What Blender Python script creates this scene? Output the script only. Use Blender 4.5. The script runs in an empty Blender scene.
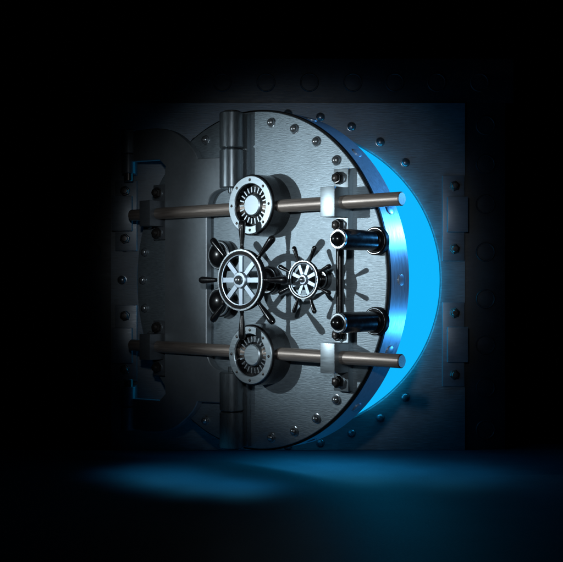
import bpy, bmesh, math, random
from mathutils import Vector, Matrix
from mathutils.geometry import tessellate_polygon
random.seed(7)
SC = bpy.context.scene
COL = SC.collection
PI = math.pi
R = math.radians

# ------------------------------------------------------------------ helpers
def srgb(r, g, b):
    f = lambda c: c / 12.92 if c <= .04045 else ((c + .055) / 1.055) ** 2.4
    return (f(r / 255), f(g / 255), f(b / 255), 1)

def mat(name, col, metal=.4, rough=.45, grain=None, bump=.0, bdist=.002, vary=.0, rvary=.0, coat=0.0, spec=.5, smudge=0.0):
    m = bpy.data.materials.new(name); m.use_nodes = True
    nt = m.node_tree; b = nt.nodes['Principled BSDF']
    b.inputs['Base Color'].default_value = (*col, 1)
    b.inputs['Metallic'].default_value = metal
    b.inputs['Roughness'].default_value = rough
    b.inputs['Coat Weight'].default_value = coat
    b.inputs['Specular IOR Level'].default_value = spec
    if grain:
        tc = nt.nodes.new('ShaderNodeTexCoord')
        mp = nt.nodes.new('ShaderNodeMapping'); mp.inputs['Scale'].default_value = grain
        nt.links.new(tc.outputs['Object'], mp.inputs['Vector'])
        nz = nt.nodes.new('ShaderNodeTexNoise'); nz.inputs['Scale'].default_value = 1
        nz.inputs['Detail'].default_value = 4; nz.inputs['Roughness'].default_value = .55
        nt.links.new(mp.outputs['Vector'], nz.inputs['Vector'])
        fac = nz.outputs['Fac']
        if vary:
            mr = nt.nodes.new('ShaderNodeMapRange')
            mr.inputs['From Min'].default_value = .28; mr.inputs['From Max'].default_value = .72
            mr.inputs['To Min'].default_value = 1 - vary; mr.inputs['To Max'].default_value = 1 + vary
            nt.links.new(fac, mr.inputs['Value'])
            val = mr.outputs['Result']
            if smudge:
                n2 = nt.nodes.new('ShaderNodeTexNoise'); n2.inputs['Scale'].default_value = 3.1
                n2.inputs['Detail'].default_value = 3
                nt.links.new(tc.outputs['Object'], n2.inputs['Vector'])
                m2 = nt.nodes.new('ShaderNodeMapRange')
                m2.inputs['From Min'].default_value = .3; m2.inputs['From Max'].default_value = .7
                m2.inputs['To Min'].default_value = 1 - smudge; m2.inputs['To Max'].default_value = 1 + smudge
                nt.links.new(n2.outputs['Fac'], m2.inputs['Value'])
                mm = nt.nodes.new('ShaderNodeMath'); mm.operation = 'MULTIPLY'
                nt.links.new(val, mm.inputs[0]); nt.links.new(m2.outputs['Result'], mm.inputs[1]); val = mm.outputs[0]
            vm = nt.nodes.new('ShaderNodeVectorMath'); vm.operation = 'SCALE'
            vm.inputs[0].default_value = col
            nt.links.new(val, vm.inputs['Scale'])
            nt.links.new(vm.outputs['Vector'], b.inputs['Base Color'])
        if rvary:
            mr = nt.nodes.new('ShaderNodeMapRange')
            mr.inputs['From Min'].default_value = .3; mr.inputs['From Max'].default_value = .7
            mr.inputs['To Min'].default_value = rough - rvary; mr.inputs['To Max'].default_value = rough + rvary
            nt.links.new(fac, mr.inputs['Value']); nt.links.new(mr.outputs['Result'], b.inputs['Roughness'])
        if bump:
            bp = nt.nodes.new('ShaderNodeBump'); bp.inputs['Strength'].default_value = bump
            bp.inputs['Distance'].default_value = bdist
            nt.links.new(fac, bp.inputs['Height']); nt.links.new(bp.outputs['Normal'], b.inputs['Normal'])
    return m

def emit(name, col, s):
    m = bpy.data.materials.new(name); m.use_nodes = True
    nt = m.node_tree; nt.nodes.clear()
    e = nt.nodes.new('ShaderNodeEmission'); o = nt.nodes.new('ShaderNodeOutputMaterial')
    e.inputs['Color'].default_value = col; e.inputs['Strength'].default_value = s
    nt.links.new(e.outputs[0], o.inputs['Surface'])
    return m

M = {
 'door':   mat('brushed_door_steel', (.30, .37, .415), .55, .47, (17, 30, 100), .36, .006, .18, .08, smudge=.10),
 'wall':   mat('brushed_wall_steel', (.135, .15, .162), .35, .5, (9, 30, 110), .45, .004, .28, .08, smudge=.18),
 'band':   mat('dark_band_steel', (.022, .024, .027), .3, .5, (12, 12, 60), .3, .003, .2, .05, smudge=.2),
 'arm':    mat('smooth_arm_steel', (.27, .31, .34), .45, .42, (30, 30, 40), .06, .001, .05, .03, smudge=.12),
 'hinge':  mat('satin_hinge_steel', (.165, .195, .215), .65, .29, (60, 60, 9), .05, .001, .07, .05),
 'black':  mat('black_enamel', (.007, .007, .008), 0, .25, (20, 20, 20), .03, .001, .2, .05, coat=.3),
 'edge':   mat('black_edge', (.008, .008, .009), 0, .5, (20, 20, 20), .03, .001, .2, .05, spec=.12),
 'chrome': mat('bright_steel', (.50, .56, .60), .9, .30, (30, 30, 60), .04, .001, .05, .06),
 'face':   mat('bright_satin_steel', (.39, .46, .50), .85, .40, (10, 30, 120), .06, .001, .07, .06),
 'spoke':  mat('satin_spoke_steel', (.37, .44, .51), .8, .42, (40, 40, 40), .05, .001, .06, .05),
 'rod':    mat('bronzed_bar_steel', (.38, .32, .28), .58, .42, (4, 90, 130), .25, .001, .3, .08),
 'rivet':  mat('polished_rivet_steel', (.42, .46, .49), .8, .22, (40, 40, 40), .05, .001, .1, .05),
 'dimrivet': mat('dull_rivet_steel', (.16, .18, .20), .7, .28, (40, 40, 40), .05, .001, .1, .05),
 'keeper': mat('keeper_steel', (.15, .17, .19), .4, .4, (12, 30, 70), .12, .001, .12, .05),
 'rim':    mat('turned_rim_steel', (.52, .62, .72), .55, .36, (50, 50, 8), .05, .001, .08, .05),
 'nut':    mat('blackened_nut_steel', (.10, .09, .085), .7, .3, (40, 40, 40), .05, .001, .15, .05),
 'floor':  mat('dark_floor', (.009, .028, .043), 0, .6, (60, 60, 60), .1, .002, .12, .06, smudge=.12, spec=.1),
}
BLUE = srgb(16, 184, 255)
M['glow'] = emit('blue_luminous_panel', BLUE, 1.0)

def finish(bm, name, m, parent=None, ang=32):
    bmesh.ops.recalc_face_normals(bm, faces=bm.faces)
    for f in bm.faces: f.smooth = True
    for e in bm.edges:
        if len(e.link_faces) == 2:
            e.smooth = e.calc_face_angle(0) < R(ang)
    me = bpy.data.meshes.new(name); bm.to_mesh(me); bm.free()
    me.materials.append(m)
    o = bpy.data.objects.new(name, me); COL.objects.link(o)
    if parent: o.parent = parent
    return o

def thing(name, label, cat, loc=(0, 0, 0), rz=0):
    o = bpy.data.objects.new(name, None); COL.objects.link(o)
    o.location = loc; o.rotation_euler = (0, 0, rz); o['label'] = label; o['category'] = cat
    o.empty_display_size = .2
    return o

def revolve(bm, prof, origin, axis, seg=48, a0=0):
    """profile of (radius, distance along axis); closed at the ends when radius 0"""
    ax = Vector(axis).normalized()
    t = Vector((0, 0, 1)) if abs(ax.z) < .9 else Vector((1, 0, 0))
    e1 = ax.cross(t).normalized(); e2 = ax.cross(e1)
    o = Vector(origin); rings = []
    for r, d in prof:
        if r < 1e-7: rings.append([bm.verts.new(o + ax * d)])
        else: rings.append([bm.verts.new(o + ax * d + (e1 * math.cos(a0 + 2 * PI * k / seg) + e2 * math.sin(a0 + 2 * PI * k / seg)) * r) for k in range(seg)])
    for A, B in zip(rings, rings[1:]):
        for k in range(seg):
            j = (k + 1) % seg
            if len(A) == 1 and len(B) == 1: break
            if len(A) == 1: bm.faces.new((A[0], B[k], B[j]))
            elif len(B) == 1: bm.faces.new((A[k], A[j], B[0]))
            else: bm.faces.new((A[k], A[j], B[j], B[k]))
    return bm

def hexa(bm, corners, bevel=0):
    vs = [bm.verts.new(c) for c in corners]
    fs = [bm.faces.new([vs[i] for i in q]) for q in ((0, 1, 2, 3), (7, 6, 5, 4), (0, 4, 5, 1), (1, 5, 6, 2), (2, 6, 7, 3), (3, 7, 4, 0))]
    if bevel:
        bmesh.ops.recalc_face_normals(bm, faces=fs)
        es = list({e for f in fs for e in f.edges})
        bmesh.ops.bevel(bm, geom=es, offset=bevel, segments=2, profile=.6, affect='EDGES')
    return bm

def prism(bm, pts2, to3, d0, d1, bevel=0):
    """outline pts2 extruded from d0 to d1 through to3(a,b,d); bevels the rim of the d1 face"""
    n = len(pts2)
    sgn = 1 if sum(pts2[k][0] * pts2[(k + 1) % n][1] - pts2[(k + 1) % n][0] * pts2[k][1] for k in range(n)) > 0 else -1
    inner = []
    for k in range(n):               # the same outline moved inwards by the chamfer
        p, q, r = (Vector(pts2[(k + d) % n]) for d in (-1, 0, 1))
        e1, e2 = (q - p).normalized(), (r - q).normalized()
        n1, n2 = Vector((-e1.y, e1.x)) * sgn, Vector((-e2.y, e2.x)) * sgn
        m = (n1 + n2).normalized()
        inner.append(q + m * min(bevel / max(m.dot(n1), .3), bevel * 2))
    loops = [[bm.verts.new(to3(a, b, d0)) for a, b in pts2], [bm.verts.new(to3(a, b, d1 - bevel)) for a, b in pts2],
             [bm.verts.new(to3(a, b, d1)) for a, b in inner]]
    for A, B in zip(loops, loops[1:]):
        for k in range(n):
            j = (k + 1) % n
            bm.faces.new((A[k], A[j], B[j], B[k]))
    for lp in (loops[0], loops[2]):
        for t in tessellate_polygon([[Vector((a, b, 0)) for a, b in (pts2 if lp is loops[0] else inner)]]):
            bm.faces.new([lp[i] for i in t])
    return bm

# ------------------------------------------------------------------ frames of reference
CAMD = 10.46; FLOOR_H = 1.69
def W(px, py, out=0.0):              # a spot on the vault front (out: metres towards the viewer)
    return Vector(((px - 281.5) / 100, -out, (450 - py) / 100))

K = .965 / 100                       # door unit -> metres
TH = R(40.835)
DOORLOC = Vector((-.301 * .965, -(10.46 - (10.46 - .844) * .965), 1.69 + .0082 - 156 * K))
def L(u, v, n):                      # door coordinates: u along the door, v up, n out of its face
    return Vector((u, -n, v + 156)) * K
U3, V3, N3 = Vector((1, 0, 0)), Vector((0, 0, 1)), Vector((0, -1, 0))

def lathe(prof, u, v, axis=N3, seg=48, n=0, bm=None, a0=0):
    bm = bm or bmesh.new()
    return revolve(bm, [(r * K, d * K) for r, d in prof], L(u, v, n), axis, seg, a0)
def dbox(u0, u1, v0, v1, n0, n1, bevel=.5, bm=None):
    bm = bm or bmesh.new()
    return hexa(bm, [L(u0, v0, n0), L(u1, v0, n0), L(u1, v1, n0), L(u0, v1, n0), L(u0, v0, n1), L(u1, v0, n1), L(u1, v1, n1), L(u0, v1, n1)], bevel * K)
def dome(r, h, base=0, skirt=0, steps=5):
    p = [(r, base)] if skirt == 0 else [(r + skirt, base), (r + skirt, base + h * .12), (r, base + h * .16)]
    for k in range(1, steps + 1):
        a = PI / 2 * k / steps
        p.append((r * math.cos(a) if k < steps else 0, base + h * (.16 if skirt else 0) + h * math.sin(a)))
    return p

# ------------------------------------------------------------------ floor
bm = bmesh.new()
vs = [bm.verts.new(p) for p in ((-9, -9.5, 0), (9, -9.5, 0), (9, .4, 0), (-9, .4, 0))]
bm.faces.new(vs)
fl = finish(bm, 'floor', M['floor']); fl['kind'] = 'structure'

# ------------------------------------------------------------------ vault front
wall = thing('vault_front', 'dark brushed steel vault front with a round riveted doorway in it', 'vault wall', (W(288, 450)))
OFF = W(288, 450)
def P(px, py, out=0.0): return W(px, py, out) - OFF
CX, CY = 288, 280
HX, HR0 = 289.4, 151.0                # the doorway
def holed(bm, x0, x1, y0, y1, r, f, b):
    """rectangular plate (pixels) with a round hole of radius r round CX,CY from front f to back b"""
    CX = HX
    corners = [math.atan2(CY - y, x - CX) % (2 * PI) for x in (x0, x1) for y in (y0, y1)]
    angs = sorted(set([round(2 * PI * k / 144, 6) for k in range(144)] + [round(c, 6) for c in corners]))
    ring = []
    for a in angs:
        c, s = math.cos(a), math.sin(a)
        tx = ((x1 - CX) / c if c > 1e-9 else (x0 - CX) / c if c < -1e-9 else 1e9)
        ty = ((CY - y0) / s if s > 1e-9 else (CY - y1) / s if s < -1e-9 else 1e9)
        t = min(tx, ty)
        ring.append([bm.verts.new(P(CX + c * q, CY - s * q, d)) for q, d in ((r, b), (r, f - .012), (r + 1.4, f), (t, f), (t, b))])
    n = len(ring)
    for k in range(n):
        A, B = ring[k], ring[(k + 1) % n]
        for i in range(5):
            bm.faces.new((A[i], A[(i + 1) % 5], B[(i + 1) % 5], B[i]))
bm = bmesh.new(); holed(bm, 111, 465, 103, 449.7, HR0, 0, -.45)
finish(bm, 'front_plate', M['wall'], wall)
# outer band: three strips round the plate, set back 25 mm
def wbox(x0, x1, y0, y1, b, f, bevel=.004, bm=None):
    bm = bm or bmesh.new()
    return hexa(bm, [P(x0, y1, b), P(x1, y1, b), P(x1, y0, b), P(x0, y0, b), P(x0, y1, f), P(x1, y1, f), P(x1, y0, f), P(x0, y0, f)], bevel)
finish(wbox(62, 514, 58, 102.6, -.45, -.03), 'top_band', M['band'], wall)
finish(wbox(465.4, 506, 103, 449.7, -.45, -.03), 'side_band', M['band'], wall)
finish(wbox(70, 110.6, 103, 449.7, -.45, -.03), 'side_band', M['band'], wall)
def wdome(px, py, r, h, out, m, name, skirt=0, seg=28):
    bm = bmesh.new(); revolve(bm, [(a / 100, d / 100) for a, d in dome(r, h, 0, skirt)], P(px, py, out), N3, seg)
    return finish(bm, name, m, wall)
for k in range(32):
    a = k * 11.25
    if 17 < a < 40 or 320 < a < 343 or 140 < a < 163 or 197 < a < 220: continue    # the keepers stand there
    if a == 0: continue
    if 242 < a < 298 and 166 * -math.sin(R(a)) > 168: continue
    wdome(CX + 166 * math.cos(R(a)), CY - 166 * math.sin(R(a)), 4.1, 2.6, -.002, M['dimrivet'], 'rivet', .6)
for x in (93, 136, 179, 222, 266, 309.5, 353, 395, 437, 480):
    bm = bmesh.new(); revolve(bm, [(.095, 0), (.095, .012), (.089, .018), (.083, .018), (.079, .012), (.075, .0125), (0, .0145)], P(x, 82, -.032), N3, 32)
    finish(bm, 'large_rivet', M['band'], wall)
for x in (486, 91):
    for y in (125, 164, 204, 252, 299, 345, 388, 430):
        bm = bmesh.new(); revolve(bm, [(.098, 0), (.098, .012), (.092, .018), (.086, .018), (.082, .012), (.078, .0125), (0, .0145)], P(x, y, -.032), N3, 32)
        finish(bm, 'large_rivet', M['band'], wall)

# strike keepers: the boxes the bars run into
def keeper(xc, ya, yb, ym, mirror):
    x = lambda d: xc - d if mirror else xc + d
    lo, hi = sorted((x(-11.5), x(10)))
    k = finish(wbox(lo, hi, ya, yb, 0, .05, .006), 'strike_keeper', M['keeper'], wall)
    lo, hi = sorted((x(-7.5), x(12.8)))
    finish(wbox(lo, hi, ym - 17.5, ym + 17.5, -.002, .11, .008), 'keeper_box', M['keeper'], k)
    for y in (ya + 10.5, yb - 12):
        bm = bmesh.new()
        revolve(bm, [(.052, 0), (.052, .035), (.044, .042), (.036, .043)], P(x(0), y, .048), N3, 6, a0=.3)
        revolve(bm, [(.034, .03), (.034, .055), (.026, .064), (0, .066)], P(x(0), y, .048), N3, 20)
        finish(bm, 'hex_bolt', M['nut'], k)
keeper(453.5, 176, 261, 215, False); keeper(453.5, 302, 386, 344, False)
keeper(126, 181, 251, 214, True); keeper(126, 305, 381, 345, True)

# wall hinge carrying the crane arm: bracket blocks, knuckles and pin
arm_n = 8
def D2W(u, v, n):                    # door coordinates -> world
    p = L(u, v, n); c, s = math.cos(TH), math.sin(TH)
    return Vector((c * p.x + s * p.y, -s * p.x + c * p.y, p.z)) + DOORLOC
for va, vb in ((108, 127), (-127, -108)):
    piv = D2W(-158, (va + vb) / 2, arm_n) - OFF
    h = (vb - va) * K / 2
    bm = bmesh.new()
    x0, x1 = piv.x - .055, piv.x + .055
    hexa(bm, [(x0, 0, piv.z - h), (x1, 0, piv.z - h), (x1, 0, piv.z + h), (x0, 0, piv.z + h),
              (x0, piv.y, piv.z - h), (x1, piv.y, piv.z - h), (x1, piv.y, piv.z + h), (x0, piv.y, piv.z + h)], 0)
    br = finish(bm, 'hinge_bracket', M['keeper'], wall)
    bm = bmesh.new(); revolve(bm, [(0, -h - .002), (.066, -h - .002), (.07, -h + .004), (.07, h - .004), (.066, h + .002), (0, h + .002)], piv, V3, 36)
    finish(bm, 'knuckle', M['keeper'], br)
    bm = bmesh.new(); s = 1 if va > 0 else -1
    revolve(bm, [(0, -h - .075), (.04, -h - .075), (.045, -h - .07), (.045, h + .1), (0, h + .1)] if s > 0 else [(0, -h - .1), (.045, -h - .1), (.045, h + .07), (.04, h + .075), (0, h + .075)], piv, V3, 28)
    finish(bm, 'hinge_pin', M['nut'], br)

# ------------------------------------------------------------------ luminous inside of the vault
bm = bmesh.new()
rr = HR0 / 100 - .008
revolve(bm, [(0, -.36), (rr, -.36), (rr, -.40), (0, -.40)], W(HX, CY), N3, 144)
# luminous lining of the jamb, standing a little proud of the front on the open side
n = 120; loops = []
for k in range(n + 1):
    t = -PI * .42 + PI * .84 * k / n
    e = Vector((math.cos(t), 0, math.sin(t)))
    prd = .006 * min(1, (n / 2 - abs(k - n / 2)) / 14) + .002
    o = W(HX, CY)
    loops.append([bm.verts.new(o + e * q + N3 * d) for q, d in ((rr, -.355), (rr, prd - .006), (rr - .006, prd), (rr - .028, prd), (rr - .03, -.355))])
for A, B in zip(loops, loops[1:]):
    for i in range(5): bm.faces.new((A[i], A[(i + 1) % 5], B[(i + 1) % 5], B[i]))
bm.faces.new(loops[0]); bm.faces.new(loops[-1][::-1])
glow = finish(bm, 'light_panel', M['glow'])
glow['label'] = 'glowing bright blue interior of the vault showing through the round doorway'; glow['category'] = 'light'

# ------------------------------------------------------------------ vault door
door = thing('vault_door', 'round brushed steel vault door with handwheels and locking bars, standing ajar', 'vault door', DOORLOC, -TH)

slab = finish(lathe([(0, -3), (154.2, -3), (154.2, -.5), (153.7, 0), (0, 0)][::-1], 0, 0, seg=160, bm=None), 'face_plate', M['door'], door)
finish(lathe([(150, -1.6), (155.2, -1.6), (155.9, -2.2), (155.9, -4.2), (150, -4.2), (150, -1.6)], 0, 0, seg=160), 'edge_band', M['edge'], door)
rim = finish(lathe([(149, -4.4), (155.2, -4.4), (155.6, -4.9), (155.4, -31), (153.5, -33), (0, -33), (0, -30), (149, -30), (149, -4.4)], 0, 0, seg=160), 'door_rim', M['rim'], door)
for a in range(0, 360, 45):          # flush plugs round the rim, plus the ones between them
    for da in (0, 22.5):
        if 90 < (a + da) % 360 < 270: continue
        t = R(a + da); ax = Vector((math.cos(t), 0, math.sin(t)))
        bm = bmesh.new()
        revolve(bm, [(4.6 * K, -.6 * K), (4.6 * K, .55 * K), (4.1 * K, .8 * K), (0, .85 * K)], L(155.5 * math.cos(t), 155.5 * math.sin(t), -19), ax, 24)
        finish(bm, 'rim_plug', M['rim'], rim)
rv = finish(lathe(dome(4.0, 4.2, 0, .55, 7), 0, 0, seg=28), 'rivet', M['rivet'], door)
first = True
for k in range(32):
    a = k * 11.25
    if a in (90, 270): continue
    if 10 < a < 44 or 316 < a < 350 or a == 0: continue
    if 130 < a < 150 or 210 < a < 230: continue
    m = Matrix.Translation(Vector((144.7 * math.cos(R(a)), 0, 144.7 * math.sin(R(a)))) * K)
    if first: rv.matrix_local = m @ rv.matrix_local; first = False; m0 = m; continue
    c = rv.copy(); COL.objects.link(c); c.parent = door; c.matrix_local = m

# hinge on the middle of the door: leaf and outer knuckles
HU, HN, HR = -10, 12, 11.3
for s in (1, -1):
    leaf = finish(dbox(-14, 3.2, *sorted((s * 93, s * 152)), -.3, 5.5, .6), 'hinge_leaf', M['hinge'], door)
    v0, v1 = sorted((s * 120.6, s * 153.6))
    finish(lathe([(0, v0), (HR - 1, v0), (HR, v0 + 1), (HR, v1 - 1), (HR - 1, v1), (0, v1)], HU, 0, V3, 48, HN), 'hinge_knuckle', M['hinge'], leaf)
    v0, v1 = sorted((s * 153.6, s * 155))
    finish(lathe([(0, v0), (7, v0), (7.5, v0 + .6), (7.5, v1 - .6), (7, v1), (0, v1)], HU, 0, V3, 32, HN), 'hinge_pin', M['nut'], leaf)

# round bolt drums
def drum(u, v):
    body = finish(lathe([(0, 0), (27.6, 0), (27.6, 4), (27.2, 22.2), (26.2, 23.4), (20, 23.4), (18.6, 22.4), (18.6, 17), (0, 17)], u, v, seg=96), 'bolt_drum', M['black'], door)
    finish(lathe([(18.9, 23.2), (18.9, 24.4), (19.4, 24.8), (25.3, 24.8), (25.8, 24.3), (25.8, 23.2), (18.9, 23.2)], u, v, seg=96), 'drum_ring', M['face'], body)
    for k in range(8):
        a = R(45 * k)
        finish(lathe(dome(1.35, .9, 24.7), u + 22.3 * math.cos(a), v + 22.3 * math.sin(a), seg=16), 'drum_bolt', M['nut'], body)
    bm = bmesh.new(); n = 22
    for k in range(n):               # slotted ring of teeth
        a = 2 * PI * k / n
        for (r0, r1, w) in ((11.6, 16.5, .6),):
            e = Vector((math.cos(a), 0, math.sin(a))); q = Vector((-math.sin(a), 0, math.cos(a)))
            c = L(u, v, 0); z0, z1 = (16.8, 20.2) if w < 1 else (16.9, 19.9)
            hexa(bm, [c + (e * rr + q * ww) * K + N3 * zz * K for zz in (z0, z1) for rr, ww in ((r0, -w), (r1, -w), (r1, w), (r0, w))], 0)
    finish(bm, 'slotted_ring', M['chrome'], body)
    finish(lathe([(0, 22.6), (8.6, 22.6), (9.6, 21.8), (9.8, 17), (0, 17)], u, v, seg=64), 'drum_hub', M['face'], body)
drum(24, 66.6); drum(24, -66.6)

# locking bars
for s in (1, -1):
    finish(lathe([(0, -146), (5, -146), (5.7, -145.2), (5.7, 178.2), (5, 179), (0, 179)], 0, 64.8 * s, U3, 40, 14), 'locking_bar', M['rod'], door)

# guides the bars slide through
def guide(u0, u1, sgn, rod, pm, bm_):
    v = lambda a: a * sgn
    lo, hi = sorted((v(40), v(94)))
    g = finish(dbox(u0, u1, lo, hi, -.3, 6.5, .5), 'bar_guide', pm, door)
    lo, hi = sorted((v(52.6), v(77.6)))
    finish(dbox(u0 + .15, u1 - .15, lo, hi, 6, 25, .45), 'guide_block', bm_, g)
    for vv in (86, 46.3):
        uc = (u0 + u1) / 2 - (1.5 if rod else 0)
        nt = finish(lathe([(0, 6.4), (5.3, 6.4), (5.3, 10.8), (4.9, 11.6), (4.3, 11.7), (0, 11.7)], uc, v(vv), seg=6, a0=.4), 'hex_nut', M['nut'] if not rod else M['black'], g)
        finish(lathe([(5.4, 6.3), (5.4, 7.3), (4.8, 7.6), (0, 7.6)], uc, v(vv), seg=32), 'washer', M['chrome'], g)
        finish(lathe([(3.4, 11.5), (3.4, 12.6), (2.9, 13.6), (1.6, 14.2), (0, 14.4)], uc, v(vv), seg=24), 'bolt_end', M['nut'], g)
for s in (1, -1):
    guide(104, 119.5, s, True, M['face'], M['face'])
    guide(-122.5, -107, s, False, M['keeper'], M['keeper'])
finish(lathe([(0, -50), (3.0, -50), (3.4, -49.4), (3.4, 49.4), (3.0, 50), (0, 50)], 111.5, 0, V3, 28, 7.5), 'link_rod', M['black'], door)

# long knobs at the right, button knobs at the left
for v in (32.2, -34):
    kb = finish(lathe([(0, 0), (8.2, 0), (8.4, 51.5), (7.8, 53.4), (0, 53.4)], 146, v, seg=56), 'grip_post', M['black'], door)
    finish(lathe([(8, .2), (11.2, .2), (11.8, .9), (11.8, 5.2), (11.2, 6), (8, 6)], 146, v, seg=56), 'post_flange', M['edge'], kb)
    finish(lathe([(10.3, 6), (10.65, 6), (10.6, 6.3), (10.35, 6.3), (10.3, 6)], 146, v, seg=56), 'flange_ring', M['chrome'], kb)
    finish(lathe([(5.6, 53.2), (8.0, 53.2), (8.0, 54.6), (7.4, 55.2), (6.2, 55.2), (5.6, 54.6), (5.6, 53.2)], 146, v, seg=56), 'end_ring', M['chrome'], kb)
    finish(lathe([(5.5, 53)] + [(5.6 * math.cos(a), 55.3 + 5.6 * math.sin(a)) for a in [i * PI / 16 for i in range(0, 8)]] + [(0, 60.9)], 146, v, seg=48), 'ball_end', M['black'], kb)
for v in (23.2, -20.6):
    kb = finish(lathe([(0, 0), (13.4, 0), (13.8, .8), (13.8, 8.6), (13.2, 9.4), (0, 9.4)], -29, v, seg=56), 'button_knob', M['black'], door)
    finish(lathe([(11.3, 9.3), (13.2, 9.3), (13.2, 10.2), (12.7, 10.7), (11.8, 10.7), (11.3, 10.2), (11.3, 9.3)], -29, v, seg=56), 'knob_ring', M['chrome'], kb)
    finish(lathe([(11.2, 9.3)] + [(11.2 * math.cos(a), 9.6 + 7.0 * math.sin(a)) for a in [i * PI / 20 for i in range(0, 10)]] + [(0, 16.6)], -29, v, seg=48), 'knob_dome', M['black'], kb)

# handwheels
def handwheel(u, v, n, r, hlen, hr, shaft_r, base_r, a0, sp_w, rw):
    d = r * .2
    w = finish(lathe([(r - rw, n - d), (r - .5, n - d), (r, n - d + .5), (r, n - .5), (r - .4, n), (r - rw, n), (r - rw, n - d)], u, v, seg=96), 'handwheel', M['edge'], door)
    cw = max(.95, r * .07)
    finish(lathe([(r - cw, n - .3), (r - cw * .85, n + .55), (r - cw * .15, n + .55), (r, n - .3), (r - cw, n - .3)], u, v, seg=96), 'outer_band', M['chrome'], w)
    cr = r - rw + .1
    finish(lathe([(cr - .5, n - .5), (cr - .5, n + .1), (cr + .25, n + .25), (cr + .4, n - .5), (cr - .5, n - .5)], u, v, seg=96), 'inner_band', M['spoke'], w)
    for k in range(8):
        a = R(a0 + 45 * k); e = Vector((math.cos(a), 0, math.sin(a))); q = Vector((-math.sin(a), 0, math.cos(a)))
        bm = bmesh.new(); c = L(u, v, n)
        w0, w1 = sp_w * .95, sp_w
        hexa(bm, [c + (e * rr + q * ww) * K + N3 * zz * K for zz in (-d * .55, -.8) for rr, ww in ((r * .2, -w0), (r - rw + .1, -w1), (r - rw + .1, w1), (r * .2, w0))], 0)
        finish(bm, 'spoke', M['spoke'], w)
        h0 = r - .3; l = hlen
        pr = [(0, 0), (hr * .62, 0), (hr * .62, l * .07), (hr * .5, l * .1), (hr * .55, l * .2), (hr * .82, l * .5), (hr, l * .8), (hr * .98, l * .9), (hr * .75, l * .97), (hr * .35, l), (0, l * 1.005)]
        bm = bmesh.new(); revolve(bm, [(x * K, y * K) for x, y in pr], c + e * h0 * K - N3 * d * .5 * K, e, 20)
        finish(bm, 'handle', M['black'], w)
    hb = r * .27
    finish(lathe([(0, n - d), (hb * .9, n - d), (hb, n - d + .4), (hb, n + .6), (hb * .9, n + 1.2), (hb * .5, n + 1.3), (0, n + 1.3)], u, v, seg=48), 'hub', M['spoke'], w)
    b = hb * .56
    finish(lathe([(b, n + 1.2)] + [(b * math.cos(a), n + 1.6 + b * math.sin(a)) for a in [i * PI / 16 for i in range(0, 8)]] + [(0, n + 1.6 + b)], u, v, seg=36), 'hub_cap', M['rivet'], w)
    finish(lathe([(0, 0), (shaft_r, 0), (shaft_r, n - d - .1), (0, n - d - .1)], u, v, seg=40), 'shaft', M['black'], w)
    finish(lathe([(shaft_r, 0), (base_r, 0), (base_r, 5), (base_r - .8, 6), (shaft_r, 6)], u, v, seg=48), 'shaft_flange', M['black'], w)
    finish(lathe([(base_r - 2, 5.9), (base_r - .9, 5.9), (base_r - .9, 6.5), (base_r - 2, 6.5), (base_r - 2, 5.9)], u, v, seg=48), 'flange_ring', M['chrome'], w)
handwheel(27.3, 0, 41, 27, 25.5, 3.2, 8.2, 12.4, 0, 2.15, 5.2)
handwheel(88, .3, 28, 16.3, 14.6, 2.0, 4.6, 9.0, 22.5, 1.5, 2.4)

# ------------------------------------------------------------------ crane arm between wall and door
arm = thing('hinge_arm', 'dark smooth steel crane hinge arm between wall hinge and vault door', 'hinge arm', DOORLOC, -TH)
half = [(-19.7, 114.0), (-59.1, 115.6), (-61.2, 120), (-65.5, 125.5), (-70.5, 130), (-76.5, 134.6), (-83.5, 139.4), (-91.5, 143.6), (-99.5, 146.6), (-108, 148.6), (-117, 149.9), (-127, 150.3), (-152, 150.3), (-152, 129.5),
        (-152, 119.5), (-112.5, 118.6), (-103.6, 111.2), (-104.5, 107), (-104.5, 30)]
edge = [(-47.1, 30), (-47.1, 61.4), (-46.4, 68), (-44.7, 73.6), (-42.8, 77.2), (-40.2, 80), (-37.2, 82), (-33.9, 83.3), (-29, 84.2), (-19.7, 84.6)]
outline = half + [(a, -b) for a, b in half[::-1]] + [(a, -b) for a, b in edge[::-1]] + edge
finish(prism(bmesh.new(), outline, L, 1.2, arm_n, .7), 'arm_plate', M['arm'], arm, 40)
for s in (1, -1):
    v0, v1 = sorted((s * 84, s * 119.4))
    kn = finish(lathe([(0, v0), (HR - 1, v0), (HR, v0 + 1), (HR, v1 - 1), (HR - 1, v1), (0, v1)], HU, 0, V3, 48, HN), 'hinge_knuckle', M['hinge'], arm)
    v0, v1 = sorted((s * 79.5, s * 84))
    finish(lathe([(0, v0), (3.0, v0), (3.5, v0 + .5), (3.5, v1), (0, v1)], HU, 0, V3, 24, HN), 'hinge_pin', M['hinge'], kn)
    v0, v1 = sorted((s * 128, s * 151.5))
    finish(lathe([(0, v0), (7.0, v0), (7.6, v0 + .6), (7.6, v1 - .6), (7.0, v1), (0, v1)], -158, 0, V3, 40, arm_n), 'end_knuckle', M['arm'], arm)

# ------------------------------------------------------------------ light
wd = bpy.data.worlds.new('World'); SC.world = wd; wd.use_nodes = True
wd.node_tree.nodes['Background'].inputs['Color'].default_value = (0, 0, 0, 1)
wd.node_tree.nodes['Background'].inputs['Strength'].default_value = 0

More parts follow.
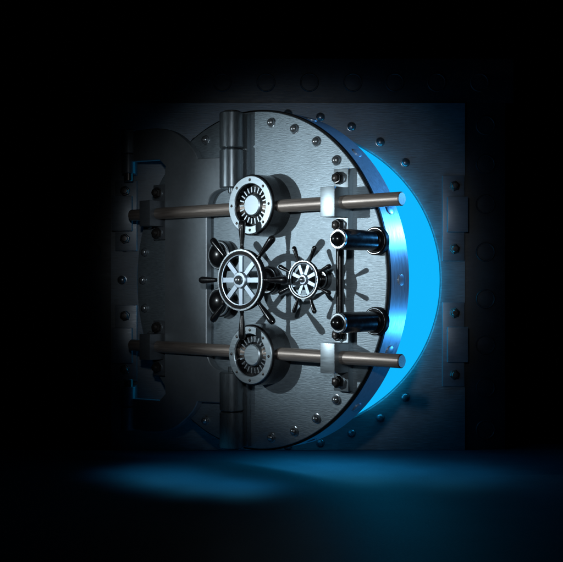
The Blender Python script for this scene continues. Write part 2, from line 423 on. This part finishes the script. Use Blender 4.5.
def spot(name, loc, target, power, col, ang, blend, size):
    l = bpy.data.lights.new(name, 'SPOT'); l.energy = power; l.color = col
    l.spot_size = R(ang); l.spot_blend = blend; l.shadow_soft_size = size
    o = bpy.data.objects.new(name, l); COL.objects.link(o); o.location = loc
    o.rotation_euler = (Vector(target) - Vector(loc)).to_track_quat('-Z', 'Y').to_euler()
    return o
key = spot('key_lamp', D2W(-190, 64, 450), D2W(102, 30, 0), 480, (.80, .93, 1.0), 41, 1.0, .035)
soft = spot('added_soft_fill', D2W(-120, 90, 520), D2W(90, 10, 0), 30, (.80, .93, 1.0), 40, 1.0, .8)  # extra soft spot added to lift the shadows on the door face
fill = spot('front_lamp', (-.4, -8.4, 2.6), (.22, 0, 1.84), 580, (.86, .94, 1.0), 29, 1.0, .14)
side = spot('added_rim_spot', D2W(258, 116, -235), D2W(148, 98, -20), 430, (.07, .41, 1.0), 50, 1.0, .06)  # unseen blue spot added behind the door's plane to tint its rim
low = spot('added_rim_spot', D2W(258, -110, -235), D2W(146, -50, -20), 95, (.05, .40, 1.0), 56, 1.0, .06)  # second unseen spot, added for the lower rim
for x, y, z, e in ((-1.12, -1.25, .62, 22), (-.78, -1.62, .62, 26), (-.34, -1.86, .52, 22), (-.1, -1.0, .5, 16), (.22, -.92, .8, 50), (.72, -1.05, .8, 55), (1.45, -1.25, .8, 26)):  # unseen low spots added to make the blue pool on the floor
    spot('added_floor_spot', (x, y, z), (x + .03, y, 0), e, (.08, .60, 1.0), 106, 1.0, .15)
# unseen point lights added in front of the jamb to imitate the doorway's halo
for k in range(31):
    t = R(-57 + 114 * k / 30)
    l = bpy.data.lights.new('added_halo_point', 'POINT'); l.energy = .44; l.color = (.02, .52, 1.0); l.shadow_soft_size = .025
    o = bpy.data.objects.new('added_halo_point', l); COL.objects.link(o)
    o.location = W(HX, CY, .06) + Vector((math.cos(t), 0, math.sin(t))) * 1.455

# ------------------------------------------------------------------ camera and look
cam = bpy.data.cameras.new('camera'); co = bpy.data.objects.new('camera', cam); COL.objects.link(co)
co.location = (0, -CAMD, FLOOR_H); co.rotation_euler = (PI / 2, 0, 0)
cam.sensor_width = 36; cam.lens = 36 * CAMD * 100 / 563; cam.clip_end = 200; cam.clip_start = .05
SC.camera = co
SC.view_settings.view_transform = 'Standard'; SC.view_settings.look = 'None'
SC.view_settings.exposure = 0; SC.view_settings.gamma = 1
